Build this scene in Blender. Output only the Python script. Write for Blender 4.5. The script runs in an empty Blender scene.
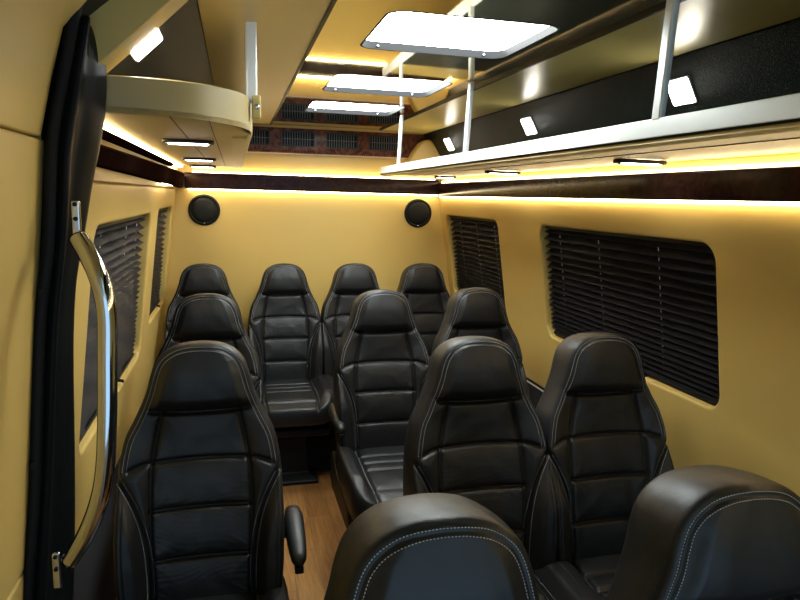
import bpy, bmesh, math, random
import numpy as np
from mathutils import Vector, Matrix
random.seed(4)
C = bpy.context.scene.collection
PI = math.pi

# ------------------------------------------------------------ materials
def new_mat(name):
    m = bpy.data.materials.new(name); m.use_nodes = True
    nt = m.node_tree; b = nt.nodes['Principled BSDF']
    return m, nt, b

def mat(name, col, rough=.5, metal=0., coat=0., spec=.5, bump=None, emit=None, estr=0., var=None):
    m, nt, b = new_mat(name)
    b.inputs['Base Color'].default_value = (*col, 1)
    b.inputs['Roughness'].default_value = rough
    b.inputs['Metallic'].default_value = metal
    b.inputs['Coat Weight'].default_value = coat
    b.inputs['Coat Roughness'].default_value = .06
    b.inputs['Specular IOR Level'].default_value = spec
    tc = nt.nodes.new('ShaderNodeTexCoord')
    if var:   # scale, amount
        n = nt.nodes.new('ShaderNodeTexNoise'); n.inputs['Scale'].default_value = var[0]; n.inputs['Detail'].default_value = 4
        nt.links.new(tc.outputs['Object'], n.inputs['Vector'])
        r = nt.nodes.new('ShaderNodeMix'); r.data_type = 'RGBA'
        r.inputs[6].default_value = (*[c * (1 - var[1]) for c in col], 1)
        r.inputs[7].default_value = (*[min(1, c * (1 + var[1])) for c in col], 1)
        nt.links.new(n.outputs['Fac'], r.inputs[0]); nt.links.new(r.outputs[2], b.inputs['Base Color'])
    if bump:  # scale, strength, distance
        n = nt.nodes.new('ShaderNodeTexNoise'); n.inputs['Scale'].default_value = bump[0]; n.inputs['Detail'].default_value = 3
        nt.links.new(tc.outputs['Object'], n.inputs['Vector'])
        bp = nt.nodes.new('ShaderNodeBump'); bp.inputs['Strength'].default_value = bump[1]; bp.inputs['Distance'].default_value = bump[2]
        nt.links.new(n.outputs['Fac'], bp.inputs['Height']); nt.links.new(bp.outputs['Normal'], b.inputs['Normal'])
    if emit:
        b.inputs['Emission Color'].default_value = (*emit, 1); b.inputs['Emission Strength'].default_value = estr
    return m

def leather():
    m, nt, b = new_mat('black_leather')
    tc = nt.nodes.new('ShaderNodeTexCoord')
    v = nt.nodes.new('ShaderNodeTexVoronoi'); v.inputs['Scale'].default_value = 420
    n = nt.nodes.new('ShaderNodeTexNoise'); n.inputs['Scale'].default_value = 22; n.inputs['Detail'].default_value = 5
    nt.links.new(tc.outputs['Object'], v.inputs['Vector']); nt.links.new(tc.outputs['Object'], n.inputs['Vector'])
    b1 = nt.nodes.new('ShaderNodeBump'); b1.inputs['Strength'].default_value = .22; b1.inputs['Distance'].default_value = .0006
    b2 = nt.nodes.new('ShaderNodeBump'); b2.inputs['Strength'].default_value = .35; b2.inputs['Distance'].default_value = .004
    nt.links.new(v.outputs['Distance'], b1.inputs['Height']); nt.links.new(n.outputs['Fac'], b2.inputs['Height'])
    nt.links.new(b1.outputs['Normal'], b2.inputs['Normal']); nt.links.new(b2.outputs['Normal'], b.inputs['Normal'])
    b.inputs['Base Color'].default_value = (.008, .0085, .010, 1)
    r = nt.nodes.new('ShaderNodeMapRange'); r.inputs['To Min'].default_value = .36; r.inputs['To Max'].default_value = .52
    nt.links.new(n.outputs['Fac'], r.inputs['Value']); nt.links.new(r.outputs['Result'], b.inputs['Roughness'])
    b.inputs['Specular IOR Level'].default_value = .42
    return m

def speckled():
    m, nt, b = new_mat('speckled_black_laminate')
    tc = nt.nodes.new('ShaderNodeTexCoord')
    n = nt.nodes.new('ShaderNodeTexNoise'); n.inputs['Scale'].default_value = 330; n.inputs['Detail'].default_value = 2
    nt.links.new(tc.outputs['Object'], n.inputs['Vector'])
    bp = nt.nodes.new('ShaderNodeBump'); bp.inputs['Strength'].default_value = 1.; bp.inputs['Distance'].default_value = .004
    nt.links.new(n.outputs['Fac'], bp.inputs['Height']); nt.links.new(bp.outputs['Normal'], b.inputs['Normal'])
    n2 = nt.nodes.new('ShaderNodeTexNoise'); n2.inputs['Scale'].default_value = 420; n2.inputs['Detail'].default_value = 1
    nt.links.new(tc.outputs['Object'], n2.inputs['Vector'])
    cr = nt.nodes.new('ShaderNodeValToRGB'); cr.color_ramp.elements[0].position = .56; cr.color_ramp.elements[0].color = (.005, .008, .007, 1)
    cr.color_ramp.elements[1].position = .72; cr.color_ramp.elements[1].color = (.10, .12, .11, 1)
    nt.links.new(n2.outputs['Fac'], cr.inputs['Fac']); nt.links.new(cr.outputs['Color'], b.inputs['Base Color'])
    b.inputs['Roughness'].default_value = .3
    b.inputs['Specular IOR Level'].default_value = .05
    return m

def planks():
    m, nt, b = new_mat('oak_plank_vinyl')
    tc = nt.nodes.new('ShaderNodeTexCoord')
    mp = nt.nodes.new('ShaderNodeMapping'); mp.inputs['Rotation'].default_value = (0, 0, PI / 2)
    nt.links.new(tc.outputs['Object'], mp.inputs['Vector'])
    br = nt.nodes.new('ShaderNodeTexBrick'); br.inputs['Scale'].default_value = 1
    br.inputs['Brick Width'].default_value = .6; br.inputs['Row Height'].default_value = .11; br.inputs['Mortar Size'].default_value = .0012
    br.inputs['Color1'].default_value = (.36, .175, .055, 1); br.inputs['Color2'].default_value = (.25, .115, .036, 1); br.inputs['Mortar'].default_value = (.15, .08, .03, 1)
    nt.links.new(mp.outputs['Vector'], br.inputs['Vector'])
    mp2 = nt.nodes.new('ShaderNodeMapping'); mp2.inputs['Scale'].default_value = (26, 2.4, 1)
    nt.links.new(tc.outputs['Object'], mp2.inputs['Vector'])
    n = nt.nodes.new('ShaderNodeTexNoise'); n.inputs['Scale'].default_value = 2.2; n.inputs['Detail'].default_value = 7; n.inputs['Distortion'].default_value = 1.2
    nt.links.new(mp2.outputs['Vector'], n.inputs['Vector'])
    mx = nt.nodes.new('ShaderNodeMix'); mx.data_type = 'RGBA'; mx.blend_type = 'MULTIPLY'; mx.inputs[0].default_value = .75
    cr = nt.nodes.new('ShaderNodeMapRange'); cr.inputs['From Min'].default_value = .3; cr.inputs['From Max'].default_value = .7; cr.inputs['To Min'].default_value = .55; cr.inputs['To Max'].default_value = 1.25
    nt.links.new(n.outputs['Fac'], cr.inputs['Value']); nt.links.new(br.outputs['Color'], mx.inputs[6]); nt.links.new(cr.outputs['Result'], mx.inputs[7])
    nt.links.new(mx.outputs[2], b.inputs['Base Color']); b.inputs['Roughness'].default_value = .33
    return m

def burl(nm='gloss_burl_wood', c0=(.014, .006, .005, 1), c1=(.034, .013, .010, 1)):
    m, nt, b = new_mat(nm)
    tc = nt.nodes.new('ShaderNodeTexCoord')
    n = nt.nodes.new('ShaderNodeTexNoise'); n.inputs['Scale'].default_value = 14; n.inputs['Detail'].default_value = 8; n.inputs['Distortion'].default_value = 2.5
    nt.links.new(tc.outputs['Object'], n.inputs['Vector'])
    cr = nt.nodes.new('ShaderNodeValToRGB')
    cr.color_ramp.elements[0].position = .35; cr.color_ramp.elements[0].color = c0
    cr.color_ramp.elements[1].position = .7; cr.color_ramp.elements[1].color = c1
    nt.links.new(n.outputs['Fac'], cr.inputs['Fac']); nt.links.new(cr.outputs['Color'], b.inputs['Base Color'])
    b.inputs['Roughness'].default_value = .12; b.inputs['Specular IOR Level'].default_value = .09
    return m

LEA = leather()
STI = mat('grey_thread', (.42, .44, .46), .7)
GOLD = mat('gold_vinyl', (.65, .455, .135), .42, bump=(380, .12, .0006), var=(3, .04))
GSAT = mat('gold_satin_laminate', (.62, .47, .16), .38, metal=.1)
GDUL = mat('dull_gold_vinyl', (.42, .32, .13), .5)
GGLO = mat('gold_gloss_laminate', (.64, .54, .19), .3, metal=.1)
MIR = mat('gold_mirror_ceiling', (.74, .65, .43), .035, metal=1.)
SPK = speckled()
ALU = mat('white_aluminium', (.74, .77, .76), .35, metal=.2)
CHR = mat('chrome', (.58, .60, .63), .08, metal=1.)
BUR = burl()
BLI = mat('black_pleated_fabric', (.015, .0145, .018), .5, spec=.25, bump=(900, .2, .0004))
CORD = mat('white_cord', (.8, .8, .78), .6)
PLA = mat('black_plastic', (.007, .007, .008), .45, spec=.2, bump=(500, .2, .0005))
PILM = mat('black_pillar_vinyl', (.006, .007, .008), .36, spec=.06, bump=(420, .25, .0006))
RUB = mat('black_rubber', (.005, .005, .006), .6, spec=.2)
CAR = mat('dark_carpet', (.014, .016, .022), .95, bump=(700, .6, .002))
GLA = mat('dark_tinted_glass', (.005, .006, .007), .05, coat=1.)
VBUR = burl('brown_burl_wood', (.07, .025, .016, 1), (.24, .095, .055, 1))
DWOOD = mat('dark_brown_wood', (.022, .010, .008), .5, spec=0., var=(14, .4))
VNT = mat('black_vent_plastic', (.010, .010, .011), .35)
DIF = mat('lit_white_diffuser', (.9, .9, .88), .4, emit=(.93, 1.0, .98), estr=22.)
LEDW = mat('lit_warm_led', (.9, .8, .6), .4, emit=(1.0, .82, .50), estr=22.)
LEDB = mat('lit_warm_led_bright', (.9, .8, .6), .4, emit=(1.0, .84, .52), estr=42.)
LEDR = mat('lit_reading_lens', (.9, .9, .88), .4, emit=(1.0, .95, .86), estr=22.)
FLO = planks()

# ------------------------------------------------------------ object helpers
def link(name, me, m, parent=None, smooth=False):
    me.materials.clear(); me.materials.append(m)
    if smooth:
        for p in me.polygons: p.use_smooth = True
    o = bpy.data.objects.new(name, me); C.objects.link(o)
    if parent: o.parent = parent
    return o

def thing(name, label, cat, loc=(0, 0, 0), group=None):
    o = bpy.data.objects.new(name, None); C.objects.link(o); o.location = loc
    o.empty_display_size = .05
    o['label'] = label; o['category'] = cat
    if group: o['group'] = group
    return o

def tag(o, label, cat, group=None):
    o['label'] = label; o['category'] = cat
    if group: o['group'] = group
    return o

def struct(o):
    o['kind'] = 'structure'; return o

def copy_tree(o, parent=None):
    c = o.copy(); C.objects.link(c)
    if parent: c.parent = parent
    for ch in list(o.children): copy_tree(ch, c)
    return c

class MB:
    def __init__(s): s.v = []; s.f = []
    def add(s, vs, fs):
        b = len(s.v); s.v += [tuple(v) for v in vs]; s.f += [tuple(i + b for i in f) for f in fs]
    def mesh(s, name='mesh'):
        me = bpy.data.meshes.new(name); me.from_pydata(s.v, [], s.f); me.validate(); me.update()
        bm = bmesh.new(); bm.from_mesh(me); bmesh.ops.recalc_face_normals(bm, faces=bm.faces); bm.to_mesh(me); bm.free()
        return me
    def build(s, name, m, parent=None, smooth=False, bevel=0, seg=3):
        o = link(name, s.mesh(name), m, parent, smooth)
        if bevel:
            md = o.modifiers.new('bevel', 'BEVEL'); md.width = bevel; md.segments = seg; md.limit_method = 'ANGLE'; md.angle_limit = math.radians(35)
            md.harden_normals = False
            for p in o.data.polygons: p.use_smooth = True
            md2 = o.modifiers.new('wn', 'WEIGHTED_NORMAL'); md2.keep_sharp = True
        return o
    def box(s, x0, x1, y0, y1, z0, z1):
        s.hexa([(x0, y0, z0), (x1, y0, z0), (x1, y1, z0), (x0, y1, z0), (x0, y0, z1), (x1, y0, z1), (x1, y1, z1), (x0, y1, z1)])
        return s
    def hexa(s, v):
        s.add(v, [(0, 3, 2, 1), (4, 5, 6, 7), (0, 1, 5, 4), (1, 2, 6, 5), (2, 3, 7, 6), (3, 0, 4, 7)]); return s
    def prism(s, prof, y0, y1, y0list=None):
        """profile of (x,z) swept along Y"""
        n = len(prof)
        vs = [(x, y0, z) for x, z in prof] + [(x, y1, z) for x, z in prof]
        fs = [tuple(range(n)), tuple(range(2 * n - 1, n - 1, -1))] + [(i, i + n, (i + 1) % n + n, (i + 1) % n) for i in range(n)]
        s.add(vs, fs); return s
    def loft(s, rings, cap=True):
        n = len(rings[0]); vs = [p for r in rings for p in r]; fs = []
        for k in range(len(rings) - 1):
            for i in range(n):
                fs.append((k * n + i, k * n + (i + 1) % n, (k + 1) * n + (i + 1) % n, (k + 1) * n + i))
        if cap: fs += [tuple(range(n))[::-1], tuple(range((len(rings) - 1) * n, len(rings) * n))]
        s.add(vs, fs); return s
    def tube(s, pts, r, n=16):
        pts = [Vector(p) for p in pts]; rings = []; N = None
        for i, p in enumerate(pts):
            t = (pts[min(i + 1, len(pts) - 1)] - pts[max(i - 1, 0)]).normalized()
            if N is None:
                N = t.orthogonal().normalized()
            N = (N - t * N.dot(t)).normalized(); B = t.cross(N)
            rr = r[i] if isinstance(r, (list, tuple)) else r
            rings.append([p + (N * math.cos(a) + B * math.sin(a)) * rr for a in [2 * PI * k / n for k in range(n)]])
        s.loft(rings); return s
    def lathe(s, c, axis, prof, n=32):
        """prof of (r, h) along axis from centre c"""
        c = Vector(c); ax = Vector(axis).normalized(); u = ax.orthogonal().normalized(); w = ax.cross(u)
        s.loft([[c + ax * h + (u * math.cos(a) + w * math.sin(a)) * max(r, 1e-5) for a in [2 * PI * k / n for k in range(n)]] for r, h in prof]); return s

def catmull(P, n=12):
    P = [Vector(p) for p in P]; out = []
    Q = [P[0] * 2 - P[1]] + P + [P[-1] * 2 - P[-2]]
    for i in range(1, len(Q) - 2):
        for k in range(n):
            t = k / n; a, b, c, d = Q[i - 1:i + 3]
            out.append(.5 * ((2 * b) + (c - a) * t + (2 * a - 5 * b + 4 * c - d) * t * t + (3 * b - a - 3 * c + d) * t ** 3))
    out.append(P[-1]); return out

def rrect(x0, x1, y0, y1, r, n=8):
    pts = []
    for cx, cy, a0 in ((x1 - r, y1 - r, 0), (x0 + r, y1 - r, PI / 2), (x0 + r, y0 + r, PI), (x1 - r, y0 + r, 1.5 * PI)):
        pts += [(cx + r * math.cos(a0 + PI / 2 * k / n), cy + r * math.sin(a0 + PI / 2 * k / n)) for k in range(n + 1)]
    return pts

def panel(name, m, loops, M, ext, bev=0., parent=None):
    """flat slab from 2D loops (first is the rim, others are holes), built through a filled curve, turned into a mesh"""
    cu = bpy.data.curves.new(name, 'CURVE'); cu.dimensions = '2D'; cu.fill_mode = 'BOTH'
    cu.extrude = ext; cu.bevel_depth = bev; cu.bevel_resolution = 3; cu.offset = -bev
    for lp in loops:
        sp = cu.splines.new('POLY'); sp.points.add(len(lp) - 1); sp.use_cyclic_u = True
        for p, q in zip(sp.points, lp): p.co = (q[0], q[1], 0, 1)
    t = bpy.data.objects.new('t', cu); C.objects.link(t)
    dg = bpy.context.evaluated_depsgraph_get(); me = bpy.data.meshes.new_from_object(t.evaluated_get(dg))
    bpy.data.objects.remove(t); bpy.data.curves.remove(cu)
    bm = bmesh.new(); bm.from_mesh(me); bmesh.ops.remove_doubles(bm, verts=bm.verts, dist=1e-5); bm.to_mesh(me); bm.free()
    me.transform(M)
    o = link(name, me, m, parent)
    for p in me.polygons: p.use_smooth = True
    try: me.set_sharp_from_angle(angle=math.radians(35))
    except Exception: pass
    return o

# ============================================================ SETTING
# interior cross-section: X across the van, Y to the rear, Z up
YB = 4.2          # back wall
YF = -1.1         # towards the cab
def frame_mat(o, a, b):
    a = Vector(a).normalized(); b = Vector(b).normalized(); c = a.cross(b)
    return Matrix(((a.x, b.x, c.x, o[0]), (a.y, b.y, c.y, o[1]), (a.z, b.z, c.z, o[2]), (0, 0, 0, 1)))

KR = .155; KL = .113
def wall_x_right(z): return 1.341 - KR * (z - 1.604)
def wall_x_left(z): return -.358 + KL * (z - 1.538)

# floor, back wall
struct(MB().box(-.8, 1.8, YF, YB + .1, -.05, 0).build('floor', FLO))
struct(MB().box(-.75, 1.75, YB, YB + .06, 0, 2.15).build('wall_back', GOLD))

# right wall with two window openings
def side_wall(name, side, holes, ztop, zbot, y0, y1):
    k = KR if side > 0 else KL; wx = wall_x_right if side > 0 else wall_x_left
    o = (wx(ztop), 0, ztop); up = Vector((-k * side, 0, 1)); L = up.length
    a = (0, -side, 0)
    M = frame_mat(o, a, up)
    def loc(y, z): return (-side * y, (z - ztop) * L)
    E = .018; B = .012
    outer = [loc(y0, zbot), loc(y1, zbot), loc(y1, ztop), loc(y0, ztop)]
    hl = []
    for (ya, yb, za, zb, r) in holes:
        p0 = loc(ya, za); p1 = loc(yb, zb)
        hl.append(rrect(min(p0[0], p1[0]), max(p0[0], p1[0]), min(p0[1], p1[1]), max(p0[1], p1[1]), r))
    M2 = M @ Matrix.Translation((0, 0, -E - B))
    w = panel(name, GOLD, [outer] + hl, M2, E, B)
    struct(w)
    return M, loc
WR = [(1.598, 2.735, .955, 1.476, .06), (3.23, 4.10, .955, 1.478, .045)]
WL = [(1.87, 3.08, .84, 1.490, .06), (3.34, 4.06, .93, 1.50, .05)]
MR, locR = side_wall('wall_right', 1, WR, 1.606, .655, YF, YB)
ML, locL = side_wall('wall_left', -1, WL, 1.612, .50, 1.34, YB)

# right lower ledge: black carpeted kick panel with a bright edging
struct(MB().prism([(1.475, .652), (1.492, .652), (1.56, .0), (1.49, .0)], YF, YB).build('trim_1', CAR))
struct(MB().box(1.468, 1.476, YF, YB, .650, .6545).build('trim_2', ALU))
# left lower panel
struct(MB().prism([(-.475, .50), (-.49, .50), (-.56, 0), (-.48, 0)], 1.34, YB).build('trim_3', CAR))

# upper coves above the wall panels
struct(MB().prism([(1.345, 1.605), (1.345, 1.76), (1.40, 1.76), (1.40, 1.60)], YF, YB).build('trim_4', GOLD))
struct(MB().prism([(-.335, 1.613), (-.335, 1.80), (-.39, 1.80), (-.39, 1.60)], 1.3, YB).build('trim_5', GOLD))

# gloss dark wood band round the cabin
struct(MB().prism([(1.322, 1.602), (1.319, 1.62), (1.316, 1.685), (1.324, 1.690), (1.345, 1.690), (1.345, 1.60)], YF, 4.16).build('trim_6', BUR, bevel=.003))
m = MB()
def lb(y, z0, z1, x): return [(x - .018, y, z0), (x - .013, y, z0 + .012), (x, y, z1 - .008), (x - .012, y, z1), (-.335, y, z1), (-.335, y, z0)]
m.loft([lb(1.3, 1.652, 1.692, -.288), lb(2.6, 1.635, 1.70, -.290), lb(4.16, 1.612, 1.708, -.295)])
struct(m.build('trim_7', DWOOD, bevel=.002))
m = MB(); pr = [(4.160, 1.612), (4.156, 1.625), (4.158, 1.70), (4.166, 1.708), (4.2, 1.708), (4.2, 1.612)]
m.loft([[(x, y, z) for y, z in pr] for x in (-.297, 1.326)])
struct(m.build('trim_8', BUR, bevel=.003))
# slim brown valence under the left rack
struct(MB().prism([(-.318, 1.720), (-.300, 1.731), (-.302, 1.734), (-.335, 1.734), (-.335, 1.720)], 1.3, 3.6).build('trim_9', DWOOD))

# ceiling: mirror-like centre, satin gold side strips, speckled black upper sides
ZC = 2.015
LIGHTS = (1.72, 2.545, 3.24)
struct(panel('ceiling', MIR, [[(.222, YF), (.905, YF), (.905, YB), (.222, YB)]] + [rrect(.575 - .225, .575 + .225, y - .205, y + .205, .05) for y in LIGHTS], Matrix.Translation((0, 0, ZC + .004)), .004))
def slab(name, m_, x0, z0, x1, z1, y0, y1, th=.02):
    d = Vector((x1 - x0, 0, z1 - z0)).normalized(); n = Vector((-d.z, 0, d.x))
    if n.z < 0: n = -n
    n *= th
    return struct(MB().prism([(x0, z0), (x1, z1), (x1 + n.x, z1 + n.z), (x0 + n.x, z0 + n.z)], y0, y1).build(name, m_))
slab('trim_10', GGLO, .905, ZC - .002, 1.200, 1.999, YF, YB)
slab('trim_11', GSAT, .222, ZC - .002, -.072, 2.0, YF, YB)
slab('trim_12', SPK, 1.202, 1.995, 1.345, 1.745, YF, YB)
slab('trim_13', SPK, -.074, 1.996, -.335, 1.745, 1.44, YB)
struct(MB().box(.212, .222, YF, YB, ZC - .006, ZC + .02).box(.905, .913, YF, YB, ZC - .008, ZC + .02).build('trim_14', PLA))
# outer roof skin closing the gaps
struct(MB().prism([(-.42, 1.60), (-.36, 1.82), (-.1, 2.045), (.2, 2.07), (.92, 2.07), (1.23, 2.055), (1.42, 1.82), (1.42, 1.6), (1.46, 1.6), (1.45, 1.86), (1.26, 2.10), (.92, 2.12), (.2, 2.12), (-.14, 2.10), (-.42, 1.86), (-.46, 1.60)], YF, YB).build('trim_15', PLA))
# outer body sides behind the windows
struct(MB().prism([(1.40, 1.65), (1.60, 0), (1.64, 0), (1.44, 1.65)], YF, YB).build('trim_16', PLA))
struct(MB().prism([(-.44, 1.65), (-.60, 0), (-.64, 0), (-.48, 1.65)], YF, YB).build('trim_17', PLA))
# gold headliner roll over the sliding door, and the cap over the pillar
struct(MB().prism([(-.328, 1.679), (-.305, 1.78), (-.282, 1.865), (-.21, 1.95), (-.075, 1.996), (-.08, 2.02), (-.24, 1.98), (-.32, 1.89), (-.40, 1.89), (-.40, 1.66), (-.345, 1.66), (-.345, 1.679)], YF, 1.275).build('trim_18', GOLD, bevel=.004))
struct(MB().prism([(-.290, 1.850), (-.250, 1.820), (-.195, 1.871), (-.085, 1.978), (-.10, 2.0), (-.30, 2.0)], 1.365, 1.46).build('trim_25', GOLD, bevel=.002))
# carpeted riser box beneath the back row
struct(MB().box(-.45, 1.47, 3.52, YB, 0, .20).build('trim_19', CAR, bevel=.012))

# sliding door: padded gold panel, in two panels with a seam
def leanbox(name, m_, x0, z0, x1, z1, y0, y1, th, parent=None, bev=.008):
    d = Vector((x1 - x0, 0, z1 - z0)).normalized(); n = Vector((-abs(d.z), 0, d.x if d.z < 0 else -d.x)) * th
    n = Vector((-th, 0, 0))
    return MB().prism([(x0, z0), (x1, z1), (x1 + n.x, z1), (x0 + n.x, z0)], y0, y1).build(name, m_, parent, bevel=bev)
door = bpy.data.objects.new('door_1', None); C.objects.link(door); door['kind'] = 'structure'; door.location = (0, 0, 0)
leanbox('lower_panel', GOLD, -.3285, 1.6765, -.405, .86, YF, 1.335, .03, door)
leanbox('bottom_panel', GOLD, -.405, .857, -.47, .02, YF, 1.335, .03, door)

# B-pillar cover, rubber seal and fixings
Lp = [(-.250, 1.97), (-.277, 1.857), (-.299, 1.744), (-.316, 1.669), (-.328, 1.516), (-.355, 1.332), (-.380, 1.042), (-.400, .867), (-.44, .5), (-.47, .02)]
Rp = [(-.262, 1.93), (-.238, 1.86), (-.236, 1.80), (-.248, 1.70), (-.270, 1.62), (-.292, 1.50), (-.311, 1.42), (-.325, 1.302), (-.335, .997), (-.348, .776), (-.37, .5), (-.40, .02)]
def interp(T, z):
    T = sorted(T, key=lambda p: p[1])
    return float(np.interp(z, [p[1] for p in T], [p[0] for p in T]))
zs = [.02, .3, .6, .8, .95, 1.1, 1.25, 1.35, 1.42, 1.48, 1.54, 1.6, 1.66, 1.72, 1.78, 1.83, 1.87, 1.90]
rings = []
for z in zs:
    xl = interp(Lp, z); xr = interp(Rp, z)
    rings.append([(xl - .05, 1.30, z), (xl + .012, 1.292, z), (xl + .024, 1.272, z), (xl + .036, 1.285, z),
                  ((xl * .55 + xr * .45), 1.318, z), ((xl * .25 + xr * .75), 1.345, z), (xr - .006, 1.375, z), (xr, 1.405, z), (xr - .005, 1.43, z),
                  (xr - .05, 1.45, z), (xl - .06, 1.45, z)])
pil = MB().loft(rings).build('trim_20', PILM, smooth=True)
md = pil.modifiers.new('s', 'SUBSURF'); md.levels = 2; md.render_levels = 2
struct(pil)
seal = MB().tube(catmull([(interp(Lp, z) + .004, 1.279, z) for z in (1.95, 1.9, 1.8, 1.67, 1.5, 1.33, 1.04, .87, .5, .03)], 8), .011, 10)
struct(seal.build('trim_21', RUB, smooth=True))
for i, z in enumerate((1.405, 1.075)):
    x = interp(Lp, z)
    struct(MB().box(x - .003, x + .006, 1.262, 1.282, z - .007, z + .007).build('trim_%d' % (22 + i), RUB, bevel=.003))

# window panes behind each opening
def window(n, M, loc, w, side):
    ya, yb, za, zb, r = w
    p0 = loc(ya, za); p1 = loc(yb, zb)
    x0, x1 = sorted((p0[0], p1[0])); y0, y1 = sorted((p0[1], p1[1]))
    root = bpy.data.objects.new('window_%d' % n, None); C.objects.link(root); root['kind'] = 'structure'
    panel('pane', GLA, [rrect(x0 - .02, x1 + .02, y0 - .02, y1 + .02, r)], M @ Matrix.Translation((0, 0, -.075)), .003, 0, root)
    panel('window_frame', RUB, [rrect(x0 - .03, x1 + .03, y0 - .03, y1 + .03, r), rrect(x0 + .004, x1 - .004, y0 + .004, y1 - .004, r)], M @ Matrix.Translation((0, 0, -.064)), .004, .001, root)

def blind(M, loc, w, label, cords, side):
    ya, yb, za, zb, r = w
    p0 = loc(ya, za); p1 = loc(yb, zb)
    x0, x1 = sorted((p0[0], p1[0])); y0, y1 = sorted((p0[1], p1[1]))
    x0 += .0005; x1 -= .0005
    c = (M @ Vector(((x0 + x1) / 2, y0, -.045)))
    root = thing('pleated_blind', label, 'window blind', c, 'black pleated blinds in the side windows')
    M2 = Matrix.Translation(-c) @ M
    ys = [y1 - .012]; p = .036
    while ys[-1] > y0 + .018:
        ys.append(ys[-1] - p); p = max(.019, p * .965)
    m = MB(); V = []; dz = [-.047, -.024]
    pts = []
    for i, y in enumerate(ys):
        pts.append((y, -.056))
        if i < len(ys) - 1: pts.append((y * .42 + ys[i + 1] * .58, -.024))
    th = .0012
    NX = 14
    vs = []; fs = []
    for y, z in pts:
        for k in range(NX + 1):
            x = x0 + (x1 - x0) * k / NX
            wob = .0018 * math.sin(k * 1.7 + y * 60) + .001 * math.sin(k * 3.1 + y * 23)
            vs.append(M2 @ Vector((x, y + wob, z + wob)))
    for j in range(len(pts) - 1):
        for k in range(NX):
            a = j * (NX + 1) + k; fs.append((a, a + 1, a + NX + 2, a + NX + 1))
    m.add(vs, fs)
    o = m.build('pleated_fabric', BLI, root)
    md = o.modifiers.new('s', 'SOLIDIFY'); md.thickness = .0012
    for nm, a, b in (('head_rail', y1 - .016, y1 - .001), ('bottom_rail', y0 + .001, y0 + .014)):
        m = MB(); m.hexa([M2 @ Vector(q) for q in ((x0, a, -.052), (x1, a, -.052), (x1, a, -.022), (x0, a, -.022), (x0, b, -.052), (x1, b, -.052), (x1, b, -.022), (x0, b, -.022))])
        m.build(nm, PLA, root, bevel=.002)
    for cy in cords:
        x = -side * cy
        m = MB(); m.tube([M2 @ Vector((x, ys[0] - .004, -.045)), M2 @ Vector((x, (ys[0] + ys[-1]) / 2, -.045)), M2 @ Vector((x, ys[-1], -.045))], .0018, 6)
        m.build('cord', CORD, root)
    for cy in ((ya + yb) / 2 - .17 * (1 if side > 0 else -1),):
        x = -side * cy
        m = MB(); m.hexa([M2 @ Vector(q) for q in ((x - .006, y0 - .008, -.024), (x + .006, y0 - .008, -.024), (x + .006, y0 - .008, -.002), (x - .006, y0 - .008, -.002), (x - .006, y0 + .012, -.024), (x + .006, y0 + .012, -.024), (x + .006, y0 + .008, -.002), (x - .006, y0 + .008, -.002))])
        m.build('blind_clip', PLA, root, bevel=.003)
    return root

window(1, MR, locR, WR[0], 1); window(2, MR, locR, WR[1], 1)
window(3, ML, locL, WL[0], -1); window(4, ML, locL, WL[1], -1)
blind(MR, locR, WR[0], 'wide black pleated blind in the largest window, beside the front right seats', (1.60, 1.92, 2.30, 2.62), 1)
blind(MR, locR, WR[1], 'small black pleated blind in the rear window on the right wall', (3.38, 3.66, 3.95), 1)
blind(ML, locL, WL[0], 'black pleated blind on the left wall seen behind the chrome grab handle', (2.2, 2.7, 2.98), -1)
blind(ML, locL, WL[1], 'narrow-looking black pleated blind on the left wall closest to the rear corner', (3.5, 3.98), -1)

# ============================================================ LED STRIPS
def led(label, boxes, name='led_strip', mt=None):
    m = MB()
    for b in boxes: m.box(*b)
    return tag(m.build(name, mt or LEDW), label, 'led light', 'warm led strips along the wood band')
led('warm led strip glowing above the dark wood band on the right wall', [(1.330, 1.338, YF, 4.12, 1.692, 1.698)])
led('warm led strip glowing under the dark wood band on the right wall', [(1.328, 1.334, YF, 4.14, 1.593, 1.6025)])
led('warm led strip glowing above the dark wood band on the back wall', [(-.25, 1.30, 4.175, 4.185, 1.710, 1.716)])
led('warm led strip glowing under the dark wood band on the back wall', [(-.28, 1.32, 4.172, 4.180, 1.603, 1.610)])
led('warm led strip glowing between the left rack and the left wall', [(-.326, -.302, 1.45, 4.12, 1.7345, 1.738)], mt=LEDB)
led('warm led strip glowing under the dark wood band on the left wall', [(-.322, -.317, 3.1, 4.14, 1.620, 1.625)])

# ============================================================ CEILING LIGHT PANELS
def ceiling_light(y, label):
    root = thing('ceiling_light', label, 'ceiling light', (.575, y, ZC), 'square white ceiling light panels')
    panel('frame', RUB, [rrect(-.225, .225, -.205, .205, .05), rrect(-.219, .219, -.199, .199, .045)], Matrix.Translation((0, 0, .012)), .0125, .0, root)
    panel('diffuser', DIF, [rrect(-.224, .224, -.204, .204, .045)], Matrix.Translation((0, 0, .026)), .004, .001, root)
    for sx in (-1, 1):
        MB().lathe((sx * .165, .1985, .008), (0, -1, 0), [(.004, 0), (.004, .003), (.002, .005)], 10).build('screw', CHR, root, smooth=True)
ceiling_light(LIGHTS[0], 'square white ceiling light nearest the front of the van')
ceiling_light(LIGHTS[1], 'square white ceiling light in the middle of the row of three')
ceiling_light(LIGHTS[2], 'square white ceiling light closest to the rear air vents')

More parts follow.
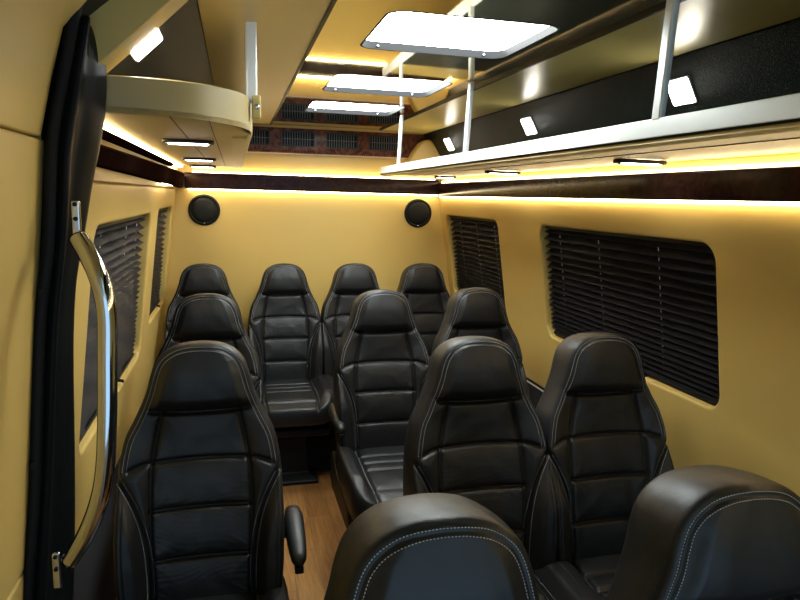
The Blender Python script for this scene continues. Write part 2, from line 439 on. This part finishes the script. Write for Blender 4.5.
# ============================================================ LUGGAGE RACKS
rk = thing('luggage_rack', 'long overhead luggage rack on the right side with white rail', 'luggage rack', (1.08, 1.6, 1.715))
def P(root, m, name, mt, **k):
    off = root.location; m.v = [(a - off.x, b - off.y, c - off.z) for a, b, c in m.v]
    return m.build(name, mt, root, **k)
P(rk, MB().prism([(.835, 1.716), (1.335, 1.722), (1.335, 1.742), (.835, 1.734)], YF, 3.75), 'shelf', GSAT, bevel=.002)
P(rk, MB().prism([(.846, 1.7335), (1.338, 1.7415), (1.338, 1.748), (.846, 1.741)], YF, 3.45), 'shelf_liner', SPK)
P(rk, MB().prism([(.832, 1.712), (.858, 1.708), (.862, 1.716), (.835, 1.722)], YF, 3.75), 'gold_edging', GSAT)
P(rk, MB().prism([(.824, 1.722), (.829, 1.7185), (.840, 1.7185), (.840, 1.722)], YF, 3.75), 'seal_strip', PLA)
P(rk, MB().prism([(.822, 1.722), (.842, 1.722), (.846, 1.756), (.838, 1.762), (.826, 1.760)], YF, 3.72), 'rail', ALU, bevel=.002)
for y, zt in ((1.168, 2.0), (2.30, 2.012), (3.32, 2.012)):
    po = P(rk, MB().prism([(.824, 1.755), (.840, 1.755), (.852, zt), (.836, zt)], y - .014, y + .014), 'post', ALU, bevel=.005)
P(rk, MB().box(1.02, 1.023, YF, 3.7, 1.7165, 1.7195), 'seam', PLA)
lk = thing('luggage_rack', 'shorter overhead luggage rack on the left side with curved gold end', 'luggage rack', (-.12, 2.6, 1.745))
# curved front fascia following the rack's rounded end
fp = catmull([(-.31, 1.42, 0), (-.25, 1.435, 0), (-.16, 1.455, 0), (-.07, 1.50, 0), (0., 1.585, 0), (.035, 1.68, 0), (.045, 1.78, 0)], 10)
m = MB(); rings = []
for i, p in enumerate(fp):
    t = (fp[min(i + 1, len(fp) - 1)] - fp[max(i - 1, 0)]).normalized(); n = Vector((-t.y, t.x, 0)) * .014
    zt = 1.815 + .012 * min(1, i / len(fp) * 1.3)
    rings.append([(p.x, p.y, 1.745), (p.x, p.y, zt - .003), (p.x + n.x * .3, p.y + n.y * .3, zt), (p.x + n.x, p.y + n.y, zt), (p.x + n.x, p.y + n.y, 1.745)])
P(lk, MB().loft(rings), 'end_fascia', GDUL, smooth=False, bevel=.001)
m = MB(); sh = [(p.x, p.y) for p in fp] + [(.045, 4.1), (-.31, 4.1)]
n = len(sh); m.add([(x, y, 1.745) for x, y in sh] + [(x, y, 1.757) for x, y in sh], [tuple(range(n)), tuple(range(2 * n - 1, n - 1, -1))] + [(i, (i + 1) % n, (i + 1) % n + n, i + n) for i in range(n)])
P(lk, m, 'shelf', GOLD)
P(lk, MB().box(-.31, .032, 1.80, 4.0, 1.7565, 1.763), 'shelf_liner', SPK)
P(lk, MB().box(.033, .047, 1.77, 4.1, 1.742, 1.800), 'rail', GSAT, bevel=.003)
P(lk, MB().box(-.005, .033, 1.9, 4.1, 1.739, 1.7455), 'gold_edging', GSAT, bevel=.002)
P(lk, MB().box(-.131, -.129, 1.46, 4.1, 1.7435, 1.7455), 'seam', PLA)
P(lk, MB().box(-.0535, -.0515, 1.51, 4.1, 1.7435, 1.7455), 'seam', PLA)
P(lk, MB().box(.030, .058, 1.70, 1.726, 1.815, 2.010), 'post', ALU, bevel=.006)
br = P(lk, MB().box(.044, .066, 1.69, 1.735, 1.775, 1.832), 'post_bracket', GSAT, bevel=.004)
o = MB().lathe((.055 - lk.location.x, 1.688 - lk.location.y, 1.803 - lk.location.z), (0, -1, 0), [(.007, 0), (.007, .003), (.004, .005)], 14).build('screw', CHR, br, smooth=True)
# pale rounded end cheek at the rear of the right rack
m = MB(); ck = [(1.335, 1.742), (1.325, 1.79), (1.298, 1.85), (1.262, 1.91), (1.225, 1.955), (1.19, 1.96), (1.15, 1.935), (1.11, 1.88), (1.08, 1.82), (1.06, 1.742)]
struct(m.prism(ck, 4.02, 4.12).build('trim_24', GOLD, bevel=.02))

def reading_light(x, y, z, label, w=.15):
    root = thing('reading_light', label, 'reading light', (x, y, z), 'reading lights under the luggage racks')
    panel('bezel', PLA, [rrect(-w / 2, w / 2, -.034, .034, .032), rrect(-w / 2 + .014, w / 2 - .014, -.018, .018, .017)], Matrix.Translation((0, 0, -.005)), .003, .003, root)
    panel('lens', LEDR, [rrect(-w / 2 + .015, w / 2 - .015, -.017, .017, .016)], Matrix.Translation((0, 0, -.008)), .004, .002, root)
    for sx in (-.4, .4):
        MB().lathe((sx * w, 0, -.010), (0, 0, -1), [(.006, 0), (.007, .003), (.003, .006)], 12).build('button', CHR, root, smooth=True)
reading_light(-.135, 2.09, 1.745, 'nearest reading light under the left luggage rack')
reading_light(-.158, 3.15, 1.745, 'lit reading light halfway back under the left luggage rack')
reading_light(-.18, 3.98, 1.745, 'reading light under the left rack closest to the back wall')
reading_light(1.19, 1.74, 1.718, 'nearest reading light under the right luggage rack', .17)
reading_light(1.19, 2.78, 1.718, 'lit reading light halfway back under the right luggage rack', .17)
reading_light(1.19, 3.62, 1.718, 'reading light under the right rack closest to the back wall', .13)

def rack_light(x, z, y, nrm, label):
    root = thing('rack_light', label, 'rack light', (x, y, z), 'square lamps inside the luggage racks')
    nv = Vector((nrm[0], 0, nrm[1])).normalized(); M = frame_mat((0, 0, 0), (0, 1, 0), nv.cross(Vector((0, 1, 0))))
    if (M.to_3x3() @ Vector((0, 0, 1))).dot(nv) < 0: M = frame_mat((0, 0, 0), (0, -1, 0), nv.cross(Vector((0, 1, 0))))
    panel('housing', ALU, [rrect(-.049, .049, -.040, .040, .006)], M @ Matrix.Translation((0, 0, .002)), .002, .001, root)
    panel('lens', LEDR, [rrect(-.045, .045, -.036, .036, .005)], M @ Matrix.Translation((0, 0, .0055)), .002, .001, root)
for y, lab in ((1.655, 'square white lamp on the black panel above the right rack, nearest the camera'), (2.650, 'square white lamp on the black panel above the right rack, second of three'), (3.735, 'square white lamp on the black panel above the right rack, nearest the rear vents')):
    rack_light(1.250, 1.911, y, (-.868, -.496), lab)
rack_light(-.178, 1.896, 1.50, (.695, -.719), 'square white lamp above the left luggage rack beside the black pillar')

# ============================================================ REAR AIR VENTS
av = thing('air_vent_panel', 'dark burl wood air vent panel under the ceiling at the rear', 'air vent panel', (.6, 4.15, 1.845))
P(av, MB().loft([[(x, 4.2, 1.845), (x, 4.150, 1.845), (x, 4.138, 1.86), (x, 4.138, 2.005), (x, 4.2, 2.012)] for x in (-.30, 1.02, 1.10, 1.17, 1.21)]), 'fascia', VBUR, bevel=.003)
for k, x in enumerate((-.268, .009, .286, .563, .840)):
    vr = panel('vent', VNT, [rrect(0, .205, 0, .094, .008), rrect(.008, .197, .008, .086, .004)], frame_mat((x - .6, 4.136 - 4.15, 1.885 - 1.845), (1, 0, 0), (0, 0, 1)) @ Matrix.Translation((0, 0, .001)), .004, .002, av)
    m = MB(); X = x - .6; Y = -.014; Z = .04
    m.box(X + .006, X + .199, Y - .001, Y + .001, Z + .006, Z + .088)
    m.build('vent_backing', RUB, vr)
    m = MB()
    for j in range(11): m.box(X + .018 + j * .0155, X + .0215 + j * .0155, Y - .006, Y - .001, Z + .008, Z + .086)
    m.box(X + .008, X + .197, Y - .005, Y - .002, Z + .045, Z + .049)
    m.build('louvre', mat('vent_slat_grey', (.10, .11, .12), .35) if k == 0 else bpy.data.materials['vent_slat_grey'], vr)
P(av, MB().box(-.06, 1.20, 4.128, 4.139, 1.997, 2.014), 'gold_edging', GOLD, bevel=.002)
m = MB()
for j in range(100): m.box(-.25 + j * .0142, -.2425 + j * .0142, 4.139, 4.147, 1.838, 1.845)
P(av, m, 'bead_trim', CORD)

# ============================================================ SPEAKERS
def speaker(x, z, label):
    root = thing('wall_speaker', label, 'speaker', (x, YB, z), 'round wall speakers')
    MB().lathe((0, 0, 0), (0, -1, 0), [(.094, 0), (.096, .008), (.090, .017), (.080, .019), (.078, .012), (.0, .012)], 48).build('ring', PLA, root, smooth=True)
    MB().lathe((0, -.012, 0), (0, -1, 0), [(.079, 0), (.074, .009), (.05, .014), (.02, .016), (.0, .0165)], 48).build('grille', mat('speaker_mesh_black', (.010, .011, .011), .6, spec=.2, bump=(600, .8, .002)) if 'speaker_mesh_black' not in bpy.data.materials else bpy.data.materials['speaker_mesh_black'], root, smooth=True)
    MB().lathe((0, -.019, -.082), (0, -1, 0), [(.005, 0), (.005, .002), (.002, .003)], 12).build('badge', CHR, root, smooth=True)
speaker(-.187, 1.481, 'round black speaker high on the back wall at the left')
speaker(1.195, 1.486, 'round black speaker high on the back wall at the right')

# ============================================================ GRAB HANDLE
gh = thing('grab_handle', 'curved chrome grab handle bolted to the black door pillar', 'grab handle', (-.30, 1.22, .90))
hp = catmull([(-0.272, 1.25, 1.504), (-0.252, 1.225, 1.476), (-0.235, 1.205, 1.445), (-0.224, 1.195, 1.407), (-0.22, 1.19, 1.365), (-0.222, 1.185, 1.295), (-0.227, 1.185, 1.185), (-0.236, 1.19, 1.089), (-0.253, 1.2, 1.018), (-0.285, 1.225, 0.943), (-0.319, 1.255, 0.884)], 10)
P(gh, MB().tube(hp, .0165, 24), 'tube', CHR, smooth=True)
for z, bx in ((1.525, -.276), (.850, -.345)):
    b = P(gh, MB().box(bx - .010, bx + .006, 1.266, 1.276, z - .03, z + .045), 'bracket', CHR, bevel=.004)
    for zz in (z + .012, z + .038):
        P2 = MB().lathe((bx - .002 - gh.location.x, 1.266 - gh.location.y, zz - gh.location.z), (0, -1, 0), [(.004, 0), (.004, .003), (.002, .004)], 12)
        P2.build('bolt', PLA, b, smooth=True)

# ============================================================ SEATS
def sm(x, a, b):
    t = np.clip((x - a) / (b - a), 0, 1); return t * t * (3 - 2 * t)
def dpoly(x, t, poly):
    d = np.full(x.shape, 9.)
    for (x0, y0), (x1, y1) in zip(poly[:-1], poly[1:]):
        dx, dy = x1 - x0, y1 - y0; L2 = dx * dx + dy * dy
        u = np.clip(((x - x0) * dx + (t - y0) * dy) / L2, 0, 1)
        d = np.minimum(d, np.hypot(x - x0 - u * dx, t - y0 - u * dy))
    return d
def resample(P, n):
    P = np.array([(p[0], p[1]) for p in P]); s = np.r_[0, np.cumsum(np.hypot(*np.diff(P, axis=0).T))]
    q = np.linspace(0, s[-1], n); return np.c_[np.interp(q, s, P[:, 0]), np.interp(q, s, P[:, 1])]
def smooth_curve(P, n=10): return [(v.x, v.y) for v in catmull([(a, b, 0) for a, b in P], n)]
def mirror(P): return [(-a, b) for a, b in P]

def padded(prefix, half, skel, hfun, T, rr, rb, frame, regions, root, NO=500, NR=70, gmat=None, backscale=.96, crown=.004):
    """closed cushion: outline (right half from top centre to bottom centre), front relief hfun(x,t), side gusset, back"""
    right = resample(smooth_curve(half, 10), NO // 2 + 1)
    out = np.vstack([right, (right[1:-1] * [-1, 1])[::-1]]); n = len(out)
    sk = np.c_[np.zeros(n), np.clip(out[:, 1], *skel)]
    vec = out - sk; L = np.hypot(*vec.T)
    rows = []
    rs = np.linspace(0, 1, NR) ** .92; rs[0] = 0
    for r in rs:
        p = sk + vec * r; dl = (1 - r) * L
        q = np.clip(dl / rr, 0, 1); drop = rr * .75 * (1 - np.sqrt(1 - (1 - q) ** 2))
        rows.append((p, hfun(p[:, 0], p[:, 1], dl) - drop))
    h1 = rows[-1][1]
    front_rows = NR
    for k in range(1, 9):     # gusset
        f = k / 8; d = h1 + (-(T - rb) - h1) * f
        sc = 1 + crown / .2 * math.sin(PI * f)
        rows.append((sk + vec * sc, d))
    for k in range(1, 7):     # rounded back edge
        a = k / 6 * PI / 2; rows.append((sk + vec * (1 - (rb / np.maximum(L, .05) * (1 - math.cos(a)))[:, None]), -(T - rb) - rb * math.sin(a) * np.ones(n)))
    rl = 1 - rb / np.maximum(L, .05)
    for k in range(1, 8):
        rows.append((sk + vec * (rl * (1 - k / 7))[:, None], -T * np.ones(n)))
    XT = np.vstack([r[0] for r in rows]); D = np.concatenate([r[1] for r in rows])
    V = frame(XT[:, 0], XT[:, 1], D)
    nr = len(rows); F = []
    idx = np.arange(nr * n).reshape(nr, n)
    a = idx[:-1]; b = idx[1:]; F = np.stack([a, np.roll(a, -1, 1), np.roll(b, -1, 1), b], -1).reshape(-1, 4)
    # smooth vertex normals of the whole skin
    e1 = V[F[:, 2]] - V[F[:, 0]]; e2 = V[F[:, 3]] - V[F[:, 1]]; fn = np.cross(e1, e2)
    vn = np.zeros_like(V)
    for k in range(4): np.add.at(vn, F[:, k], fn)
    key = np.round(V * 1e5).astype(np.int64); _, inv = np.unique(key, axis=0, return_inverse=True); inv = inv.ravel()
    acc = np.zeros((inv.max() + 1, 3)); np.add.at(acc, inv, vn); vn = acc[inv]
    vn /= np.maximum(np.linalg.norm(vn, axis=1), 1e-12)[:, None]
    c = XT[F].mean(1); isfront = (np.arange(len(F)) // n) < front_rows - 1
    reg = regions(c[:, 0], c[:, 1], isfront)
    # outward test
    cen = V.mean(0); flip = np.sum((V[F[:, 0]] - cen) * fn, 1).sum() < 0
    if flip: F = F[:, ::-1]; vn = -vn
    objs = []
    for rid, nm, mm in sorted(set(reg.tolist()), key=str) and [(r, *PARTS[prefix][r]) for r in sorted(set(reg.tolist()))]:
        sel = F[reg == rid]; used = np.unique(sel); mp = -np.ones(len(V), int); mp[used] = np.arange(len(used))
        me = bpy.data.meshes.new(nm); me.from_pydata(V[used].tolist(), [], mp[sel].tolist()); me.update()
        for p in me.polygons: p.use_smooth = True
        me.normals_split_custom_set_from_vertices(vn[used].tolist())
        objs.append(link(nm, me, mm, root))
    return objs

def stitches(curves, surf, root, name='stitching', dash=.0030, gap=.0018, r=.00085):
    """dashes of thread lying on the surface; surf maps arrays (x,t)->xyz"""
    m = MB()
    for cu in curves:
        P_ = np.array(cu); s = np.r_[0, np.cumsum(np.hypot(*np.diff(P_, axis=0).T))]
        q = np.arange(0, s[-1] - dash, dash + gap)
        for off in (0,):
            A = np.c_[np.interp(q, s, P_[:, 0]), np.interp(q, s, P_[:, 1])]; B = np.c_[np.interp(q + dash, s, P_[:, 0]), np.interp(q + dash, s, P_[:, 1])]
            VA = surf(A[:, 0], A[:, 1]); VB = surf(B[:, 0], B[:, 1])
            for a, b in zip(VA, VB):
                a = Vector(a); b = Vector(b); t = (b - a)
                if t.length < 1e-5: continue
                t.normalize(); u = t.orthogonal().normalized(); w = t.cross(u)
                ring = [(u * math.cos(k * PI / 2.5) + w * math.sin(k * PI / 2.5)) * r for k in range(5)]
                mid = (a + b) / 2
                m.loft([[a + v * .5 for v in ring], [mid + v for v in ring], [b + v * .5 for v in ring]])
    return m.build(name, STI, root, smooth=True)

PARTS = {'back': {0: ('backrest', LEA), 1: ('headrest_pad', LEA), 2: ('back_panel', LEA), 3: ('back_panel', LEA), 4: ('back_panel', LEA), 5: ('back_panel', LEA), 6: ('side_bolster', LEA), 7: ('side_bolster', LEA)},
         'cush': {0: ('seat_cushion', LEA), 1: ('seat_panel', LEA), 2: ('seat_bolster', LEA), 3: ('seat_bolster', LEA)}}

# --- backrest design, (x, t): t metres down from the top
HALF = [(0, 0), (.035, .0025), (.068, .011), (.096, .028), (.115, .051), (.127, .082), (.137, .120), (.151, .160), (.171, .205), (.193, .250), (.205, .30), (.212, .36), (.215, .43), (.215, .53), (.212, .62), (.204, .70), (.176, .748), (.10, .765), (0, .765)]
HEADSEAM = smooth_curve([(-.158, .146), (-.146, .170), (-.115, .185), (0, .189), (.115, .185), (.146, .170), (.158, .146)], 6)
PSIDE = smooth_curve([(.100, .186), (.116, .26), (.128, .335), (.131, .40), (.132, .465), (.131, .54), (.128, .61), (.126, .76)], 5)
CROSS = smooth_curve([(-.185, .336), (-.155, .325), (-.128, .321), (0, .316), (.128, .321), (.155, .325), (.185, .336)], 6)
BOL = smooth_curve([(.216, .345), (.198, .372), (.173, .42), (.151, .48), (.138, .55), (.132, .64), (.134, .765)], 6)
SEAMS = [(HEADSEAM, .016), (PSIDE, .008), (mirror(PSIDE), .008), (CROSS, .0085), ([(-.131, .447), (0, .444), (.131, .447)], .011), ([(-.129, .582), (0, .579), (.129, .582)], .011), (BOL, .011), (mirror(BOL), .011)]
L_B = .765
def bol_x(t): return np.interp(t, [p[1] for p in BOL], [p[0] for p in BOL])
def h_back(x, t, dl=None):
    ax = np.abs(x)
    h = .020 * sm(ax, .07, .21) * sm(t, .16, .34)                        # wings come forward
    h = h - .012 * np.exp(-((t - .26) / .09) ** 2)                       # neck hollow
    lum = .010 * np.exp(-((t - .55) / .14) ** 2); h = h + lum
    hs = np.interp(ax, [0, .115, .146, .158], [.189, .185, .170, .146])
    head = sm(hs - t, -.004, .035); wo = np.interp(t, [p[1] for p in HALF[:-1]], [p[0] for p in HALF[:-1]]); fx = 1 - sm(ax, wo - .048, wo - .014)
    h = h + .020 * head * fx * (1 - .35 * sm(ax, .05, .15)) * sm(t, -.02, .10)
    inb = sm(ax - bol_x(t), 0, .035) * (t > .345)
    h = h + .036 * inb * sm(t, .35, .52) * (1 - .5 * sm(t, .66, .76))
    dmin = np.full(x.shape, 9.)
    for s, g in SEAMS:
        d = dpoly(x, t, s); dmin = np.minimum(dmin, d); h = h - g * np.exp(-(d / .0055) ** 2) * (fx if s is HEADSEAM else 1)
    h = h + .009 * (1 - np.exp(-dmin / .028))
    # soft creases beside the seams
    pan = (ax < .13) * sm(t, .34, .37)
    h = h + pan * .0011 * np.sin(x * 95 + 9 * np.sin(t * 31)) * np.exp(-dmin / .03) * np.sin(t * 210 + 4 * np.sin(x * 30))
    h = h + .0009 * np.sin(x * 41 + 2.1 * np.sin(t * 23)) * np.sin(t * 37 + 1.7 * np.cos(x * 29))
    if dl is not None: h = h - .0025 * np.exp(-((dl - .016) / .003) ** 2)
    return h
def reg_back(x, t, fr):
    ax = np.abs(x); r = np.zeros(x.shape, int)
    hs = np.interp(ax, [0, .115, .146, .158], [.189, .185, .170, .146])
    inside = np.hypot(x, np.minimum(t - .13, 0) * 1.0) < .13
    w = np.interp(t, [p[1] for p in HALF[:-1]], [p[0] for p in HALF[:-1]])
    r[(t < hs) & (ax < w - .017) & (t > .017)] = 1
    px = np.interp(t, [p[1] for p in PSIDE], [p[0] for p in PSIDE])
    cr = np.interp(ax, [0, .128, .19, .226], [.316, .321, .336, .342])
    cen = (ax < px) & (t >= hs)
    r[cen & (t < cr)] = 2; r[cen & (t >= cr) & (t < .446)] = 3; r[cen & (t >= .446) & (t < .581)] = 4; r[cen & (t >= .581) & (t < .752)] = 5
    b = (t > .345) & (ax > bol_x(t)); r[b & (x > 0)] = 6; r[b & (x < 0)] = 7
    r[~fr] = 0
    return r
RC = math.radians(9); SY = .4; T_B = .130
BY, BZ = -(L_B * math.sin(RC) + T_B * math.cos(RC)) + SY, 1.165 - L_B * math.cos(RC) + T_B * math.sin(RC)
def fr_back(x, t, d):
    s = L_B - t
    return np.c_[x, BY + s * math.sin(RC) - d * math.cos(RC), BZ + s * math.cos(RC) + d * math.sin(RC)]

# --- cushion design: t from the back (0) to the front (.54)
CH = [(0, 0), (.12, .002), (.19, .012), (.215, .04), (.222, .12), (.226, .25), (.226, .40), (.215, .485), (.180, .528), (.10, .543), (0, .545)]
CS = smooth_curve([(.135, .0), (.135, .15), (.138, .3), (.140, .42), (.135, .50), (.130, .545)], 5)
def h_cush(x, t, dl=None):
    ax = np.abs(x); h = .034 * sm(ax, .135, .185) * (1 - .75 * sm(t, .40, .54)) - .03 * sm(t, .40, .545) ** 2
    dmin = np.full(x.shape, 9.)
    for s, g in [(CS, .010), (mirror(CS), .010)] + [([(-.138, q), (.138, q)], .008) for q in (.15, .22, .29)] + [([(-.14, .47), (.14, .47)], .006)]:
        d = dpoly(x, t, s); dmin = np.minimum(dmin, d); h = h - g * np.exp(-(d / .005) ** 2)
    h = h + .010 * (1 - np.exp(-dmin / .03)) + .001 * np.sin(x * 37 + 2 * np.sin(t * 21)) * np.sin(t * 33)
    return h
def reg_cush(x, t, fr):
    ax = np.abs(x); r = np.zeros(x.shape, int); c = np.interp(t, [p[1] for p in CS], [p[0] for p in CS])
    r[(ax < c) & (t > .03) & (t < .47)] = 1; b = (ax >= c) & (ax < .205) & (t > .03) & (t < .5); r[b & (x > 0)] = 2; r[b & (x < 0)] = 3; r[~fr] = 0
    return r
def fr_cush(x, t, d):
    ang = math.radians(.5); f = t
    return np.c_[x, -.175 + SY - f * math.cos(ang) + 0 * d, .496 + f * math.sin(ang) + d]

def offset_outline(half, ins, t1, surf_n=260):
    pts = resample(smooth_curve(half, 10), 600); tan = np.gradient(pts, axis=0); tan /= np.linalg.norm(tan, axis=1)[:, None]
    nrm = np.c_[-tan[:, 1], tan[:, 0]]                      # towards the inside for the right half
    q = pts + nrm * ins; q = q[(pts[:, 1] <= t1) & (q[:, 0] >= 0)]
    return np.vstack([(q * [-1, 1])[::-1], q])
def edge_drop(dl, rr):
    q = np.clip(dl / rr, 0, 1); return rr * .75 * (1 - np.sqrt(1 - (1 - q) ** 2))
RR_B = .020
def surf_back(ins):
    def f(x, t):
        dl = np.full(x.shape, ins); return fr_back(x, t, h_back(x, t, dl) - edge_drop(dl, RR_B) + .0004)
    return f
def surf_inner(x, t): return fr_back(x, t, h_back(x, t) + .0004)
def surf_c(x, t): return fr_cush(x, t, h_cush(x, t) + .0004)

def loft_sections(m, secs, n=20, e=2.6):
    """secs of (centre, half width x, half height z) along Y, superelliptic"""
    rings = []
    for c, a, b in secs:
        ring = []
        for k in range(n):
            th = 2 * PI * k / n; cs, sn = math.cos(th), math.sin(th)
            ring.append((c[0] + a * math.copysign(abs(cs) ** (2 / e), cs), c[1], c[2] + b * math.copysign(abs(sn) ** (2 / e), sn)))
        rings.append(ring)
    m.loft(rings); return m

def add_armrest(root, side, off):
    x = side * off
    m = MB(); Y0 = SY
    secs = [((x, Y0 - .085, .640), .012, .020), ((x, Y0 - .095, .640), .024, .032), ((x, Y0 - .13, .640), .029, .035), ((x, Y0 - .19, .636), .028, .031), ((x, Y0 - .255, .628), .025, .027), ((x, Y0 - .300, .622), .021, .022), ((x, Y0 - .318, .619), .013, .014), ((x, Y0 - .322, .618), .003, .004)]
    a = loft_sections(m, secs).build('armrest', LEA, root, smooth=True)
    MB().lathe((x - side * .018, Y0 - .125, .615), (side, 0, 0), [(.0, -.02), (.026, -.018), (.028, 0), (.024, .006), (0, .007)], 20).build('pivot_cap', PLA, a, smooth=True)
    MB().box(x - .012, x + .012, Y0 - .320, Y0 - .292, .584, .604).build('release_button', PLA, a, bevel=.004)

def make_seat():
    root = thing('passenger_seat', '-', 'seat', (0, 0, 0), 'black leather passenger seats')
    padded('back', HALF, (.13, .62), h_back, T_B, RR_B, .034, fr_back, reg_back, root, NO=520, NR=76)
    o1 = offset_outline(HALF, .011, .335); o2 = offset_outline(HALF, .021, .335)
    stitches([o1], surf_back(.011), root); stitches([o2], surf_back(.021), root)
    bl = np.array([p for p in BOL if p[1] > .36]); q = bl[bl[:, 1] < .70]
    cur = []
    for o in (-.007, .008):
        cur += [[(a + o, b) for a, b in q], [(-a - o, b) for a, b in q]]
    stitches(cur, surf_inner, root)
    padded('cush', CH, (.16, .38), h_cush, .125, .022, .03, fr_cush, reg_cush, root, NO=300, NR=52)
    cq = [p for p in CS if .04 < p[1] < .5]
    stitches([[(a + .008, b) for a, b in cq], [(-a - .008, b) for a, b in cq]], surf_c, root)
    # seat pan, pedestal, side covers
    MB().prism([(-.20, .30), (.20, .30), (.205, .345), (-.205, .345)], SY - .66, SY - .19).build('seat_pan', PLA, root, bevel=.01)
    m = MB(); m.loft([[(sx * a, SY + y, z) for sx, y in ((-1, y0), (1, y0), (1, y1), (-1, y1))] for a, y0, y1, z in ((.15, -.60, -.25, 0), (.15, -.60, -.25, .02), (.10, -.54, -.30, .05), (.09, -.52, -.31, .24), (.16, -.58, -.24, .31))])
    m.build('pedestal', PLA, root, bevel=.006)
    for s in (-1, 1):
        m = MB(); pr = [(-.60, .31), (-.62, .35), (-.58, .40), (-.30, .42), (-.18, .47), (-.12, .45), (-.11, .34), (-.16, .30)]
        m.loft([[(s * xx, SY + y * f + (-.36) * (1 - f), z * f + .37 * (1 - f)) for y, z in pr] for xx, f in ((.200, 1), (.222, 1), (.230, .93))])
        m.build('side_cover', PLA, root, bevel=.003)
    return root

ROW = [.865, 1.872, 2.86, 3.965]
SPOTS = [
 (-.100, 1.910, 1, 'black leather seat in the left foreground, single seat with armrest toward the aisle'),
 (-.118, 2.800, 0, 'black leather seat in the left column, second from the front, partly hidden'),
 (-.185, 3.965, 0, 'black leather seat in the back left corner below the left speaker'),
 (.278, 3.965, 0, 'back row black leather seat with its seat cushion visible at the end of the aisle'),
 (.708, 3.965, 0, 'back row black leather seat mostly hidden behind the middle seat of the third row'),
 (1.142, 3.965, 0, 'back row black leather seat at the right, below the right speaker'),
 (.628, 2.850, -1, 'black leather seat in the middle of the photo with an armrest on the aisle'),
 (1.090, 2.880, 0, 'black leather seat beside the small rear right window, in front of the back row'),
 (.695, 1.862, 0, 'black leather seat left of the pair in front of the big right window'),
 (1.116, 1.865, 0, 'black leather seat against the right wall directly under the big window'),
 (.252, .858, 0, 'nearest black leather seat at bottom centre, only its stitched headrest top showing'),
 (.728, .866, 0, 'nearest black leather seat at bottom right corner with bluish headrest face'),
]
seat0 = make_seat()
first = True
allseats = []
for x, y, arm, label in SPOTS:
    s = seat0 if first else copy_tree(seat0)
    first = False
    s.location = (x, y - SY, 0); s['label'] = label
    allseats.append((s, arm))
for s, arm in allseats:
    if arm: add_armrest(s, arm, .252 if arm > 0 else .212)

# ============================================================ LIGHT FROM THE CAB AND WORLD
w = bpy.data.worlds.new('world'); bpy.context.scene.world = w; w.use_nodes = True
bg = w.node_tree.nodes['Background']; bg.inputs['Color'].default_value = (.46, .72, .98, 1); bg.inputs['Strength'].default_value = 1.45

# ============================================================ CAMERA
cd = bpy.data.cameras.new('camera'); cam = bpy.data.objects.new('camera', cd); C.objects.link(cam)
cd.sensor_width = 36; cd.lens = 640 / 800 * 36; cd.clip_start = .02; cd.clip_end = 100
yaw, pit, rol = math.radians(14.499), math.radians(9.129), math.radians(1.432)
f = Vector((math.sin(yaw) * math.cos(pit), math.cos(yaw) * math.cos(pit), -math.sin(pit)))
r = Vector((math.cos(yaw), -math.sin(yaw), 0)); u = r.cross(f)
r2 = r * math.cos(rol) + u * math.sin(rol); u2 = -r * math.sin(rol) + u * math.cos(rol)
cam.matrix_world = Matrix(((r2.x, u2.x, -f.x, 0), (r2.y, u2.y, -f.y, 0), (r2.z, u2.z, -f.z, 1.59), (0, 0, 0, 1)))
sc = bpy.context.scene; sc.camera = cam
sc.view_settings.view_transform = 'Standard'; sc.view_settings.look = 'None'; sc.view_settings.gamma = 1; sc.view_settings.use_curve_mapping = False
sc.view_settings.exposure = .12
sc.cycles.max_bounces = 10; sc.cycles.diffuse_bounces = 5; sc.cycles.glossy_bounces = 6
sc.cycles.sample_clamp_indirect = 6
